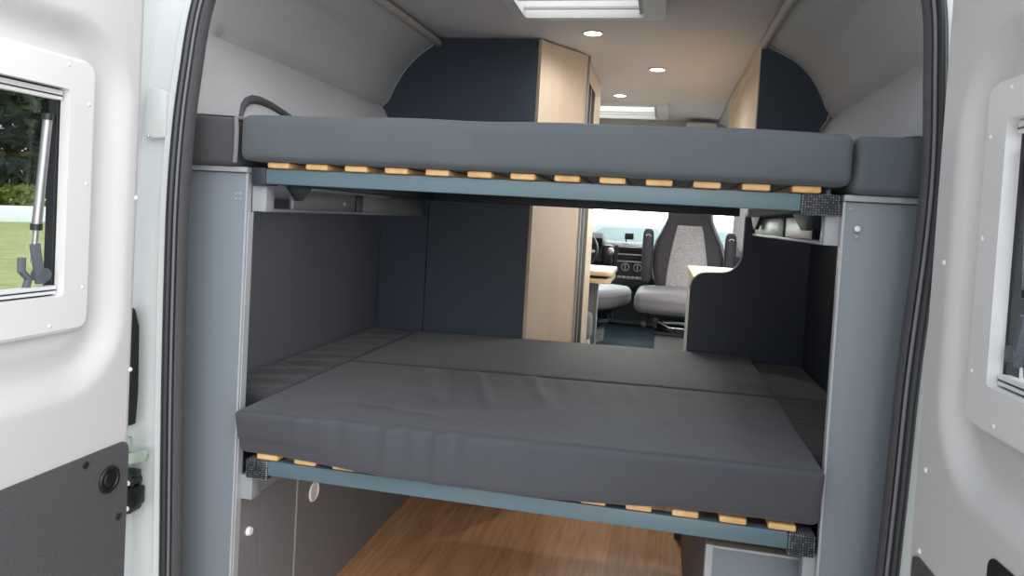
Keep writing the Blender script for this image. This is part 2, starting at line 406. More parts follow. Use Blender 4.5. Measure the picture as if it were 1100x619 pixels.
# ceiling with two roof openings
SK1 = (-.20, .255, 1.96, 2.45); SK2 = (-.20, .275, 4.44, 4.99)
mb = MB()
def cz(y): return 1.96-.03*sstep(2.9, 1.6, y)
t = bmesh.new(); XS = sorted({-.66, SK1[0], SK1[1], SK2[1], .66, -.45, .45, 0}); YS = sorted({1.545, 5.25, *SK1[2:], *SK2[2:], 1.75, 2.2, 2.7, 2.9, 3.2, 3.6, 4.0, 4.3})
for dz in (0, .07):
    g = {(x, y): t.verts.new((x, y, cz(y)+dz)) for x in XS for y in YS}
    for x0, x1 in zip(XS, XS[1:]):
        for y0, y1 in zip(YS, YS[1:]):
            cx, cy = (x0+x1)/2, (y0+y1)/2
            if any(k[0] < cx < k[1] and k[2] < cy < k[3] for k in (SK1, SK2)): continue
            t.faces.new((g[x0, y0], g[x0, y1], g[x1, y1], g[x1, y0]) if dz == 0 else (g[x0, y0], g[x1, y0], g[x1, y1], g[x0, y1]))
mb._merge(t)
struct('ceiling', mb, M['ceil'], 'pale felt van ceiling with round downlights', ang=30)
# roof mouldings where ceiling and wall lining meet
for i, s in ((1, -1), (2, 1)):
    mb = MB(); mb.tube([(s*.645, y, 1.938-.03*sstep(2.9, 1.6, y)) for y in (1.6, 1.9, 2.2, 2.5, 2.8, 2.9)], .016, 10)
    struct('trim_%d' % i, mb, M['trim'], 'grey roof moulding along the %s edge of the ceiling' % ('left' if s < 0 else 'right'))
mb = MB(); mb.box(1.01, 1.02, 3.9, 4.85, .95, 1.58); w2 = struct('added_window', mb, M['clear'], 'added side window hidden behind the kitchen to let daylight into the cab')  # added unseen window, brings more daylight into the cab
mb = MB(); o = rrect(3.9, 4.85, .95, 1.58, .002); i = rrect(3.93, 4.82, .98, 1.55, .03); mb.ring(o, i, 'x', .84, 1.025); mb.build('window_frame', M['grey_plastic'], w2)
# floors
mb = MB(); mb.box(-.9, .9, 1.40, 3.3, -.05, 0); struct('floor', mb, M['floor'], 'brown wood plank floor under the lower bed')
mb = MB(); mb.box(-.9, .9, 3.3, 6.1, -.05, .40); struct('floor', mb, M['cabfloor'], 'raised slate coloured floor in the cab')
# front of the van: scuttle, pillars, header
mb = MB()
mb.box(-1.0, 1.0, 6.02, 6.10, -.2, 1.05)
mb.box(-1.03, 1.03, 5.15, 5.32, 1.86, 2.06)
for s in (-1, 1):
    mb.loft([[(s*(.86+.10*k), y, z) for k, y, z in ((0, 6.0, 1.05), (1, 6.0, 1.05), (1, 6.08, 1.05), (0, 6.08, 1.05))],
             [(s*(.80+.10*k), y, z) for k, y, z in ((0, 5.28, 1.9), (1, 5.28, 1.9), (1, 5.36, 1.9), (0, 5.36, 1.9))]])
    a, b = sorted((s*.93, s*1.0)); mb.box(a, b, 5.2, 6.1, -.2, 1.05)
wf = struct('wall_front', mb, M['grey_plastic'], 'grey windscreen surround and pillars of the cab')
MB().loft([[(-.85*k, y, z+.03), (-.4*k, y, z+.06), (.4*k, y, z+.06), (.85*k, y, z+.03), (.9*k, y, z-.25), (-.9*k, y, z-.25)] for k, y, z in ((1, 6.11, .96), (.97, 6.5, .86), (.9, 6.85, .66), (.85, 6.95, .4))]).build('bonnet', M['paint_body'], wf)
mb = MB(); mb.loft([[(-.9, 6.03, 1.05), (-.9, 6.04, 1.05), (.9, 6.04, 1.05), (.9, 6.03, 1.05)], [(-.84, 5.31, 1.88), (-.84, 5.32, 1.88), (.84, 5.32, 1.88), (.84, 5.31, 1.88)]])
struct('window_1', mb, M['clear'], 'wide windscreen at the front of the cab')
mb = MB(); mb.box(-.88, .42, 5.16, 5.24, 1.74, 1.945, .01); struct('trim_4', mb, M['dark_wall'], 'dark grey panel across the ceiling end above the cab')
mb = MB(); mb.box(.425, .62, 5.0, 5.2, 1.72, 1.93, .008); struct('trim_5', mb, M['white'], 'white boxed corner above the cab')

# ------------------------------------------------------------------ rear doors
def door(side, name, label):
    """side -1: left. built in local coordinates: a = distance from hinge edge towards the viewer, x inward positive"""
    root = thing(name, (side*.805 if side < 0 else .79, 1.39, 0), label, 'van door', kind='structure')
    if side > 0: root.location.y = 1.40
    H0, H1, W = -.12, 1.93, .82
    wy0, wy1, wz0, wz1 = .132, .68, .962, 1.497              # window frame outline, a and z
    if side > 0: wy0, wy1, wz0, wz1 = .112, .66, .949, 1.490
    def recess(a, z):
        x0, x1, z0, z1, r = .070, .78, .855, 1.555, .13
        cx, cz_, hx, hz = (x0+x1)/2, (z0+z1)/2, (x1-x0)/2-r, (z1-z0)/2-r
        qx, qz = abs(a-cx)-hx, abs(z-cz_)-hz
        sd = math.hypot(max(qx, 0), max(qz, 0))+min(max(qx, qz), 0)-r
        d = -.030*sstep(.03, -.035, sd)
        d += .004*math.exp(-((sd+.075)/.016)**2)                # raised bead inside the recess
        d -= .02*sstep(.03, 0, a)*0
        return d
    th = 0 if side < 0 else math.radians(3.7)
    # local -> world offset of the root: inward normal is -side*x
    def P(a, z, h): 
        ax, ay = (0, -1) if side < 0 else (math.sin(th), -math.cos(th))
        nx, ny = (1, 0) if side < 0 else (-math.cos(th), -math.sin(th))
        return (a*ax+h*nx, a*ay+h*ny, z)
    def add(mbx, name, m, par=root, ang=40):
        o = mbx.build(name, m, None, ang); o.parent = par; return o
    def plate(pts, h0, h1):
        m = MB(); t = bmesh.new()
        va = [t.verts.new(P(a, z, h0)) for a, z in pts]; vb = [t.verts.new(P(a, z, h1)) for a, z in pts]; n = len(pts)
        t.faces.new(va); t.faces.new(vb[::-1])
        for i in range(n): t.faces.new((va[i], va[(i+1) % n], vb[(i+1) % n], vb[i]))
        bmesh.ops.recalc_face_normals(t, faces=t.faces); m._merge(t); return m
    def frame(o, i, h0, h1):
        m = MB(); t = bmesh.new(); n = len(o)
        L = [[t.verts.new(P(a, z, h)) for a, z in q] for q, h in ((o, h0), (o, h1), (i, h1), (i, h0))]
        for k in range(4):
            A, B = L[k], L[(k+1) % 4]
            for j in range(n): t.faces.new((A[j], A[(j+1) % n], B[(j+1) % n], B[j]))
        bmesh.ops.recalc_face_normals(t, faces=t.faces)
        es = [e for e in t.edges if all(v in L[1] for v in e.verts)]
        bmesh.ops.bevel(t, geom=es, offset=.006, segments=3, affect='EDGES')
        m._merge(t); return m
    NA, NZ = 110, 230
    iw = (wy0+.045, wy1-.045, wz0+.05, wz1-.045)
    def keep(u, v):
        a, z = u*W, H0+(H1-H0)*v
        return not (iw[0] < a < iw[1] and iw[2] < z < iw[3])
    def surf(u, v):
        a, z = (u*W if side < 0 else -.015+u*(W+.015)), H0+(H1-H0)*v
        a2 = a; h = recess(a, z)
        if side < 0: h -= .02*sstep(.022, 0, a)                 # rolled hinge edge
        if z > 1.7: a2 = max(a, 1.3*(z-1.7)**2)
        return P(a2, z, h)
    mb = MB(); mb.grid(NA, NZ, surf, keep); add(mb, 'inner_panel', M['paint'], ang=60)
    # outer skin (a slab with the window cut out) and the edge between the skins
    o = rrect(-.005, W+.005, H0-.01, H1+.01, .03, 6)
    mb = frame(o, rrect(iw[0]-.105, iw[1]+.03, iw[2]-.03, iw[3]+.03, .03, 6), -.085, -.075); add(mb, 'outer_skin', M['paint_body'])
    e0 = [P(-.0, H0, -.02), P(-.0, H1-.2, -.02)]; e1 = [P(-.004, H0, -.078), P(-.004, H1-.2, -.078)]
    mb = MB(); mb.loft([[P(0, H0, -.018), P(0, 1.72, -.018)], [P(-.005, H0, -.078), P(-.005, 1.72, -.078)]], closed=False); add(mb, 'hinge_edge', M['paint'])
    # window unit: frame, blind cassettes, pane, stays
    fr = add(frame(rrect(wy0, wy1, wz0, wz1, .028), rrect(iw[0]+.02, iw[1]-.02, iw[2]+.022, iw[3]-.018, .008), -.032, -.010), 'window_frame', M['frame'])
    ix = (iw[0]+.02, iw[1]-.02, iw[2]+.022, iw[3]-.018)
    g = add(frame(rrect(ix[0]-.012, ix[1]+.012, ix[2]-.012, ix[3]+.012, .01), rrect(ix[0]+.006, ix[1]-.006, ix[2]+.006, ix[3]-.006, .01), -.052, -.034), 'window_gasket', M['rubber'], fr)
    for nm, z0, z1 in (('blind_cassette', ix[3]-.022, ix[3]-.004), ('blind_rail', ix[2]+.004, ix[2]+.020)):
        add(plate([(ix[0]+.004, z0), (ix[1]-.004, z0), (ix[1]-.004, z1), (ix[0]+.004, z1)], -.040, -.024), nm, M['frame'], fr)
        add(plate([(ix[0]+.004, z0+.006), (ix[1]-.004, z0+.006), (ix[1]-.004, z0+.009), (ix[0]+.004, z0+.009)], -.026, -.0235), 'cassette_groove', M['steel'], fr)
    add(plate(rrect(ix[0]-.01, ix[1]+.01, ix[2]-.01, ix[3]+.01, .015), -.056, -.052), 'window_pane', M['glass'], fr)
    # telescopic stay with a folding lever at the hinge side of the window
    for aa, tilt in ((ix[0]+.020, .022), (ix[1]-.02, -.022)):
        s = MB(); s.cyl(P(aa, 1.375, -.040), P(aa+tilt*.8, 1.16, -.040), .0085); s.cyl(P(aa+tilt*.8, 1.17, -.040), P(aa+tilt, 1.10, -.040), .005)
        st = add(s, 'window_stay', M['alu'], fr)
        s = MB()
        for zc in (1.375, 1.165):
            s.cyl(P(aa+(0 if zc > 1.3 else tilt*.8), zc+.008, -.040), P(aa+(0 if zc > 1.3 else tilt*.8), zc-.004, -.040), .0105)
        add(s, 'stay_collar', M['rubber'], fr)
        s = MB(); s.tube([P(aa+tilt+.002, 1.135, -.036), P(aa+tilt-.006, 1.09, -.034), P(aa+tilt-.012, 1.06, -.034)], .009, 8)
        s.tube([P(aa+tilt+.025, 1.11, -.040), P(aa+tilt+.028, 1.085, -.037), P(aa+tilt+.012, 1.07, -.037), P(aa+tilt+.018, 1.05, -.037), P(aa+tilt+.03, 1.043, -.037)], .007, 8)
        s.cyl(P(aa+tilt-.014, 1.076, -.046), P(aa+tilt-.014, 1.076, -.024), .013)
        add(s, 'stay_lever', M['bracket'], fr)
    # screw caps on the frame and press studs on the panel
    caps = [(wy0+.07, wz1-.017), (wy0+.018, wz1-.085), (wy0+.018, (wz0+wz1)/2+.025), (wy0+.018, wz0+.085), (wy0+.095, wz0+.017), (wy0+.25, wz1-.017), (wy0+.27, wz0+.017)]
    for a, z in caps:
        s = MB(); s.ball(P(a, z, -.0125), .0052, n=6); add(s, 'screw_cap', M['frame'], fr)
    studs = [(.022, 1.231), (.02, .856)] if side < 0 else [(.028, 1.20), (.012, .835), (.004, .69)]
    for a, z in studs:
        s = MB(); s.ball(P(max(a, .02), z, -.001), .0054, n=6); add(s, 'press_stud', M['frame'], root)
    # lower board
    if side < 0:
        bd = add(plate(rrect(.020, .80, -.06, .702, .022), -.012, .004), 'lower_board', M['hardboard'], root); bd['label'] = 'dark grey speckled board with round black grommet'
        s = MB(); c = P(.076, .632, .005); s.torus(c, (1, 0, 0), .024, .005); s.cyl(P(.076, .632, .002), P(.076, .632, .006), .024, n=28); s.ball(P(.076, .632, .005), .016, (.35, 1, 1), 10)
        add(s, 'grommet', M['black_gloss'], bd)
        for a, z in ((.142, .684), (.045, .540), (.45, .684)):
            s = MB(); s.cyl(P(a, z, .003), P(a, z, .0065), .0075, n=16); s.torus(P(a, z, .006), (1, 0, 0), .006, .0015, 16, 6); add(s, 'board_screw', M['rubber'], bd)
    else:
        pts = [(-.022+.02, .655), (.0, .672), (.02, .680), (.22, .672), (.24, .66), (.24, -.05), (.03, -.05), (.0, .60)]
        add(plate(pts, -.01, .003), 'lower_board', M['hardboard'], root)
        pts = rrect(.245, .34, .60, .79, .02)
        add(plate(pts, -.01, .002), 'hand_recess', M['gap'], root)
    return root
d1 = door(-1, 'door_1', 'white left rear van door standing open with a framed window')
d2 = door(1, 'door_2', 'pale grey right rear van door standing open with a framed window')

# fittings on the body flange at the left door's hinge
st = thing('hinge_strap', (-.84, 1.46, .62), 'pale zinc door hinge above the black catch on the left door frame', 'hinge')
MB().prism([(-.895, .600), (-.825, .622), (-.820, .640), (-.832, .648), (-.895, .628)], 'y', 1.452, 1.464, .003).build('hinge_leaf', M['hinge'], st)
MB().cyl((-.875, 1.455, .645), (-.875, 1.455, .672), .011).build('hinge_pin', M['hinge'], st)
MB().box(-.90, -.845, 1.448, 1.47, .583, .598, .003).build('hinge_pad', M['rubber'], st)
dc = thing('door_catch', (-.85, 1.46, .53), 'black door catch on the white left door frame', 'door catch')
MB().box(-.885, -.836, 1.440, 1.475, .515, .560, .006).build('catch_body', M['black_gloss'], dc)
MB().prism([(-.905, .44), (-.886, .47), (-.882, .565), (-.905, .56)], 'y', 1.44, 1.465, .004).build('catch_arm', M['rubber'], dc)
for z in (.510, .570): 
    MB().cyl((-.862, 1.448, z), (-.862, 1.476, z), .015, n=20).build('catch_ear', M['black_gloss'], dc)
    MB().cyl((-.860, 1.444, z), (-.860, 1.45, z), .006, n=12).build('catch_bolt', M['chrome'], dc)
sl = MB().prism([(-.905, .69), (-.872, .70), (-.868, .78), (-.872, .93), (-.885, .97), (-.905, .98)], 'y', 1.46, 1.478, .003).build('body_vent', M['gap'])
tag(sl, 'tall narrow black vent slot in the left door frame', 'vent')
pl = thing('cover_plate', (-.84, 1.47, 1.42), 'white raised cover plate on the left door frame', 'cover plate')
MB().prism([(-.876, 1.368), (-.820, 1.374), (-.822, 1.480), (-.868, 1.492)], 'y', 1.472, 1.500, .005).build('plate', M['paint_body'], pl)
MB().ball((-.862, 1.470, 1.375), .005, n=6).build('plate_screw', M['chrome'], pl)

# ------------------------------------------------------------------ bed posts
def post(side, label):
    root = thing('post_cabinet', (side*.76, 1.6, 0), label, 'cabinet')
    if side < 0: x0, x1 = -.862, -.689
    else: x0, x1 = .678, .845
    MB().box(x0, x1, 1.604, 1.620, 0, 1.306, .001).build('body', M['post'], root)
    MB().box(x0-.004, x1+.006 if side < 0 else x1, 1.594, 1.81, 1.3075, 1.321, .003).build('lid', M['lid'], root)
    xe = (x1+.001) if side < 0 else (x0-.001)
    MB().box(xe-.0025, xe+.0025, 1.602, 1.621, 0, 1.3065).build('edge_trim', M['edge'], root)
    if side < 0:
        MB().box(x0+.004, x0+.009, 1.600, 1.606, 0, 1.3065).build('edge_trim', M['edge'], root)
        MB().box(-.6845, -.6815, 1.606, 1.6275, 0, 1.212).build('edge_trim', M['edge'], root)
    if side < 0:
        for dx in (0, .011):
            for dz in (0, .012): MB().cyl((-.716+dx, 1.605, 1.243+dz), (-.716+dx, 1.6025, 1.243+dz), .0042, n=12).build('screw_cover', M['lid'], root)
    else:
        MB().cyl((.703, 1.605, 1.252), (.703, 1.594, 1.252), .006, n=14).build('coat_peg', M['chrome'], root)
        MB().cyl((.704, 1.605, 1.236), (.704, 1.601, 1.236), .004, n=12).build('screw_cover', M['lid'], root)
        MB().cyl((.690, 1.605, 1.293), (.690, 1.602, 1.293), .003, n=12).build('screw_cover', M['lid'], root)
    return root
post(-1, 'tall blue grey laminate post cabinet left of the two beds')
post(1, 'tall blue grey laminate post cabinet right of the two beds')

# ledges that carry the upper bed
def ledge(side, z0, z1, label, plates, lab_m):
    root = thing('bed_ledge', (side*.665, 2.2, z0), label, 'ledge')
    def bx(a, b, y0, y1, c, d, bev=.001):
        p, q = sorted((side*a, side*b)); return MB().box(p, q, y0, y1, c, d, bev)
    bx(.646, .684, 1.622, 1.66, z0, z1).build('end_block', M['lid'], root)
    bx(.645, .70, 1.66, 2.86, z0, z0+.008).build('lip', M['lid'] if side > 0 else M['panel'], root)
    for (y0, y1) in plates: bx(.652, .660, y0, y1, z0+.008, z1-.001).build('plate', lab_m, root)
    for y0 in (2.165, ): bx(.648, .662, y0, y0+.05, z0+.004, z1-.001).build('strap', M['rail_dark'], root)
    return root
lu = ledge(-1, 1.214, 1.276, 'grey ledge under the left side of the upper bed', ((1.76, 2.16), (2.22, 2.85)), M['panel'])
MB().box(-.6525, -.6495, 1.755, 1.765, 1.222, 1.277).build('plate_edge', M['edge'], lu)
MB().cyl((-.653, 2.08, 1.245), (-.649, 2.08, 1.245), .005, n=10).build('screw', M['cap'], lu)
ledge(1, 1.214, 1.276, 'light grey ledge under the right side of the upper bed', ((1.82, 2.16), (2.22, 2.85)), M['cap'])
def low_ledge(side, label):
    root = thing('bed_ledge', (side*.665, 2.2, .49), label, 'ledge')
    p, q = sorted((side*.650, side*.6825))
    MB().box(p, q, 1.622, 1.66, .492, .553, .001).build('end_block', M['lid'], root)
    p, q = sorted((side*.655, side*.6825)); MB().box(p, q, 1.66 if side < 0 else 1.737, 2.86, .495, .55, .001).build('batten', M['panel'], root)
low_ledge(-1, 'light grey ledge under the left side of the lower bed')
low_ledge(1, 'light grey ledge under the right side of the lower bed')

# ------------------------------------------------------------------ bed frames and slats
def bed_frame(zr, name_label, xl, xr, lab):
    """zr: z of the rail's lower edge"""
    root = thing('slatted_bed', (0, 1.6, zr), name_label, 'bed')
    MB().box(xl, xr, 1.600, 1.628, zr, zr+.037, .003).build('front_rail', M['rail'], root)
    MB().box(xl, xr, 2.83, 2.858, zr+.0, zr+.037, .003).build('rear_rail', M['rail_dark'], root)
    for s in (-1, 1): 
        a, b = sorted((s*.612, s*.642)); MB().box(a, b, 1.628, 2.83, zr, zr+.030, .003).build('side_rail', M['rail_dark'], root)
    for k in range(13):
        x = -.6+.1*k
        sl = MB().box(x-.0285, x+.0285, 1.590 if lab == 'upper' else 1.600, 2.87, zr+.0382, zr+.0525, .004, 3).build('slat', M['slat'], root)
    return root
ub = bed_frame(1.2825, 'upper slatted bed frame with blue grey front rail and birch slat ends', -.637, .592, 'upper')
MB().box(-.674, -.637, 1.599, 1.66, 1.279, 1.322, .003).build('end_cap', M['rail_dark'], ub)
MB().box(.592, .668, 1.598, 1.66, 1.276, 1.3195, .004).build('end_cap', M['capmesh'], ub)
lb = bed_frame(.5675, 'lower slatted bed frame with blue grey front rail and birch slat ends', -.597, .613, 'lower')
MB().box(-.655, -.597, 1.598, 1.66, .5555, .6045, .004).build('end_cap', M['capmesh'], lb)
MB().box(.613, .668, 1.598, 1.66, .556, .6045, .004).build('end_cap', M['capmesh'], lb)
# triangular gussets below the upper frame's side rails
for x0, x1, pg in ((.630, .642, [(1.70, 1.283), (1.93, 1.283), (1.80, 1.243), (1.73, 1.243)]), (.630, .642, [(2.56, 1.283), (2.80, 1.283), (2.71, 1.238), (2.66, 1.238)]), (-.642, -.630, [(1.70, 1.283), (1.83, 1.283), (1.775, 1.246), (1.755, 1.246)])):
    MB().prism(pg, 'x', x0, x1, .001).build('gusset', M['rail_dark'], ub)

# ------------------------------------------------------------------ mattresses
def ridge(px, py, x0, y0, x1, y1, w, h):
    d = Vector((x1-x0, y1-y0)); L = d.length; d /= L; v = Vector((px-x0, py-y0)); t = v.dot(d)
    if t < -.05 or t > L+.05: return 0
    n = v.x*d.y-v.y*d.x
    return h*math.exp(-(n/w)**2)*sstep(-.05, .06, t)*(1-sstep(L-.06, L+.05, t))
def up_fn(p, q):
    dz = dy = 0
    if q[1] < -.6:
        dy = .003*math.sin(p.x*23+1)*math.sin(p.x*9.1)*(1-q[2]**2)
        dy += -.004*(1-q[2]**2)
    if q[2] > .5: dz = .004*(1-q[0]**4)+.0015*math.sin(p.x*17)
    return (0, dy, dz)
um = thing('mattress', (0, 1.57, 1.335), 'long charcoal mattress on the upper bed', 'mattress')
MB().cushion(-.689, .680, 1.568, 2.86, 1.336, 1.444, .016, (90, 30, 8), up_fn).build('cover', M['mattress'], um, 60)
c1 = thing('corner_cushion', (-.77, 1.57, 1.323), 'small dark corner cushion left of the upper mattress', 'cushion')
MB().cushion(-.890, -.708, 1.578, 1.80, 1.3225, 1.438, .012, (14, 20, 8), lambda p, q: (0, -.003*(1-q[2]**2) if q[1] < -.6 else 0, .003*(1-q[0]**2) if q[2] > 0 else 0)).build('cover', M['cushion_corner'], c1, 60)
MB().tube([(-.7065, 1.576, 1.330), (-.702, 1.572, 1.36), (-.702, 1.571, 1.41), (-.706, 1.574, 1.436), (-.708, 1.62, 1.440), (-.708, 1.78, 1.440)], .0055, 8).build('piping', M['piping'], c1)
c2 = thing('corner_cushion', (.75, 1.57, 1.323), 'small charcoal corner cushion right of the upper mattress', 'cushion')
MB().cushion(.688, .890, 1.574, 1.80, 1.3225, 1.440, .014, (14, 20, 8), lambda p, q: (.002*math.sin(p.z*60), -.003*(1-q[2]**2) if q[1] < -.6 else 0, (-.006*max(0, q[0]) if q[2] > 0 else (.008*max(0, q[0])**2)))).build('cover', M['mattress'], c2, 60)
def lowf(p, q):
    dz = dy = 0
    if q[2] > .5:
        dz = .002*(1-q[0]**6)
        for a in ((-.36, 2.15, -.24, 1.78, .016, .013), (-.30, 2.16, -.17, 1.74, .012, -.007), (-.22, 2.17, -.10, 1.80, .014, .011), (-.05, 2.19, .03, 1.9, .014, .007), (.02, 2.18, .08, 1.88, .012, -.003), (-.45, 1.72, -.15, 1.66, .014, .0035), (-.42, 2.1, -.34, 1.70, .02, .004), (.12, 2.2, .17, 1.95, .012, .003), (.32, 2.2, .36, 1.8, .02, .003), (.24, 2.17, .27, 1.98, .014, .003)):
            dz += ridge(p.x, p.y, *a)
    if q[1] < -.6:
        for x0, h in ((-.50, .009), (-.40, -.008), (-.27, .014), (-.235, -.009), (-.15, .015), (-.112, -.010), (-.02, .006), (.08, .007), (.3, .005)):
            dy -= h*math.exp(-((p.x-x0-.06*(p.z-.7))/.0125)**2)*(.3+.7*(1+q[2])/2)
        dy -= .004*(1-q[2]**2)
    if q[2] < -.3 and q[1] < .9:                                  # sag of the lower front edge
        dz -= .002*math.exp(-((p.x+.08)/.36)**4)*sstep(-.78, -1, q[1])*min(1, -q[2])
    if q[1] < -.6: dy += .038*(1-q[2])/2*(1-math.exp(-((p.x+.08)/.38)**4))*sstep(-.5, -1, q[1])   # tucked in where it lies on the slats
    dz += .016*(p.x+.1)*(1 if q[2] > -.2 else (.5 if p.x > -.1 else 0))                   # the foam sits a touch higher on the right
    return (0, dy, dz)
lm = thing('mattress', (0, 1.56, .64), 'charcoal front mattress on the lower bed with creased top', 'mattress')
MB().cushion(-.669, .670, 1.553, 2.205, .620, .742, .014, (110, 60, 10), lowf).build('cover', M['mattress_low'], lm, 60)
lm2 = thing('mattress', (0, 2.2, .64), 'charcoal rear mattress on the lower bed behind the creased one', 'mattress')
MB().cushion(-.669, .670, 2.207, 2.885, .640, .741, .014, (70, 40, 6), lambda p, q: (0, 0, (.003*(1-q[0]**4)*(1 if q[2] > .5 else 0)+.016*(p.x+.1)*(1 if q[2] > -.2 else .8)+(.004*math.exp(-((p.x+.15)/.05)**2)*sstep(.2, -1, q[1]) if q[2] > .5 else 0)))).build('cover', M['mattress_low'], lm2, 60)
def sidef(p, q):
    return (0, 0, (.004*math.sin(p.y*48+2*math.sin(p.x*20))*(1-q[0]**2)*(.6+.4*math.sin(p.y*7)) if q[2] > .5 else 0)-.010*(1+q[0])/2*(1 if q[2] > .5 else 0))
s1 = thing('side_cushion', (-.78, 2.3, .62), 'narrow wrinkled charcoal cushion along the left wall of the lower bed', 'cushion')
MB().cushion(-.858, -.672, 1.735, 2.885, .622, .738, .014, (16, 120, 5), sidef).build('cover', M['cushion_dark'], s1, 60)
s2 = thing('side_cushion', (.78, 2.3, .62), 'narrow charcoal cushion along the right wall of the lower bed', 'cushion')
MB().cushion(.676, .860, 1.735, 2.885, .622, .735, .014, (16, 60, 5), lambda p, q: (0, 0, -.004*(1-q[0]**2) if q[2] > .5 else 0)).build('cover', M['cushion_dark'], s2, 60)

# ------------------------------------------------------------------ storage boxes below the bed
sb = thing('storage_box', (-.78, 2.2, 0), 'grey laminate storage box on the left below the lower bed', 'storage box')
MB().box(-.87, -.685, 1.735, 1.924, 0, .53).build('front_panel', M['panel'], sb)
MB().box(-.700, -.685, 1.628, 1.731, 0, .49).build('filler_panel', M['panel'], sb)
MB().box(-.87, -.685, 1.931, 3.02, 0, .53).build('rear_panel', M['panel'], sb)
MB().box(-.69, -.6835, 1.9235, 1.9315, 0, .49).build('seam_strip', M['edge'], sb)
g = MB(); g.torus((-.684, 2.033, .358), (1, 0, 0), .026, .005); g.cyl((-.685, 2.033, .358), (-.6825, 2.033, .358), .024, n=28); g.build('grommet', M['cap'], sb)
g = MB(); g.cyl((-.685, 1.672, .387), (-.676, 1.672, .387), .012, .010, n=24); g.build('bolt_cap', M['cap'], sb)
rb = thing('storage_box', (.66, 2.2, 0), 'grey laminate storage box at the right below the lower bed', 'storage box')
MB().box(.4565, .87, 1.735, 2.88, 0, .490, .001).build('body', M['dark_wall'], rb)
MB().box(.473, .672, 1.700, 1.734, 0, .504, .001).build('front_panel', M['post'], rb)
MB().box(.456, .473, 1.700, 1.734, 0, .512, .001).build('edge_strip', M['edge'], rb)
MB().box(.473, .675, 1.698, 1.734, .505, .512, .001).build('top_edge', M['edge'], rb)

# ------------------------------------------------------------------ tall cabinet behind the beds on the left
tc = thing('tall_cabinet', (-.5, 3.3, 0), 'tall dark backed cabinet with angled birch door left of the aisle', 'cabinet')
prof = [(-.638, 1.952)]+[(-x*.996, z-.004) for x, z in SEC[1:15]]+[(-.800, 1.46), (-.80, 1.3), (-.858, 1.25), (-.858, .625)]
MB().prism(prof+[(-.652, .625), (-.652, 1.27), (-.222, 1.27), (-.222, 1.954)], 'y', 2.895, 2.915).build('rear_panel', M['dark'], tc)
MB().box(-.648, -.222, 2.895, 2.915, .55, 1.268).build('lower_rear_panel', M['dark'], tc)
edge = MB(); edge.tube([(x, 2.894, z) for x, z in prof[:15]], .003, 6); edge.build('edge_trim', M['trim'], tc)
body = [(-.82, 2.916), (-.232, 2.916), (-.066, 3.212), (-.066, 3.85), (-.82, 3.85)]
MB().prism(body, 'z', .55, 1.62).build('body', M['beige'], tc)
MB().prism([(-.82, 3.03), (-.160, 3.03), (-.066, 3.212), (-.066, 3.85), (-.82, 3.85)], 'z', 0, .55).build('plinth', M['dark'], tc)
MB().prism([(-.64, 2.916), (-.232, 2.916), (-.066, 3.212), (-.066, 3.85), (-.64, 3.85)], 'z', 1.62, 1.955).build('upper_body', M['beige'], tc)
dv = Vector((.166, .296)).normalized(); nv = Vector((dv.y, -dv.x))
def angled(t0, t1, o0, o1, z0, z1):
    A = Vector((-.222, 2.90)); L = .336
    return MB().prism([tuple(A+dv*t+nv*o) for t, o in ((t0, o0), (t1, o0), (t1, o1), (t0, o1))], 'z', z0, z1)
dr = angled(.006, .305, -.004, .014, .56, 1.953).build('door', M['beige'], tc)
angled(.0, .006, -.004, .0165, .55, 1.955).build('door_edge', M['beige_edge'], dr)
angled(.308, .332, -.004, .010, .55, 1.955).build('jamb', M['beige_edge'], tc)
angled(.332, .340, -.004, .016, .55, 1.955).build('jamb_edge', M['edge'], tc)
MB().box(-.067, -.058, 3.213, 3.29, .0, 1.955).build('side_strip', M['beige_edge'], tc)
MB().box(-.067, -.060, 3.29, 3.62, .0, 1.87).build('dark_gap', M['gap'], tc)
MB().box(-.067, -.058, 3.448, 3.462, .0, 1.87).build('gap_strip', M['trim'], tc)
MB().box(-.067, -.056, 3.62, 3.90, .0, 1.87).build('side_panel', M['beige'], tc)
MB().box(-.067, -.057, 3.29, 3.90, 1.87, 1.955).build('top_panel', M['beige'], tc)

# ------------------------------------------------------------------ kitchen block on the right and its worktop
kc = thing('kitchen_cabinet', (.65, 3.3, 0), 'black backed kitchen cabinet with curved cut out right of the aisle', 'cabinet')
kp = [(.432, 0), (.432, .99)]+[(.432+.055*(1-math.cos(t)), .99+.068*math.sin(t)) for t in [PI/2*i/6 for i in range(1, 7)]]
kp += [(.545, 1.062)]+[(.545+.075*math.sin(t), 1.062+.085*(1-math.cos(t))) for t in [PI/2*i/6 for i in range(1, 7)]]+[(.622, 1.24), (.622, 1.30), (.70, 1.49), (.795, 1.49), (.795, 1.44), (.902, 1.44), (.902, .72), (.862, .71), (.862, 0)]
MB().prism(kp, 'y', 2.895, 2.915).build('back_panel', M['black'], kc)
MB().tube([(x, 2.905, z) for x, z in kp[1:17]], .0042, 6).build('edge_trim', M['edge'], kc)
MB().box(.450, .862, 2.916, 3.72, .0, .998).build('body', M['white'], kc)
wt = MB().prism(rrect(.448, .865, 2.917, 3.83, .02), 'z', 1.0, 1.034, .003).build('worktop', M['wood'])
tag(wt, 'light wood worktop on the kitchen cabinet', 'worktop')

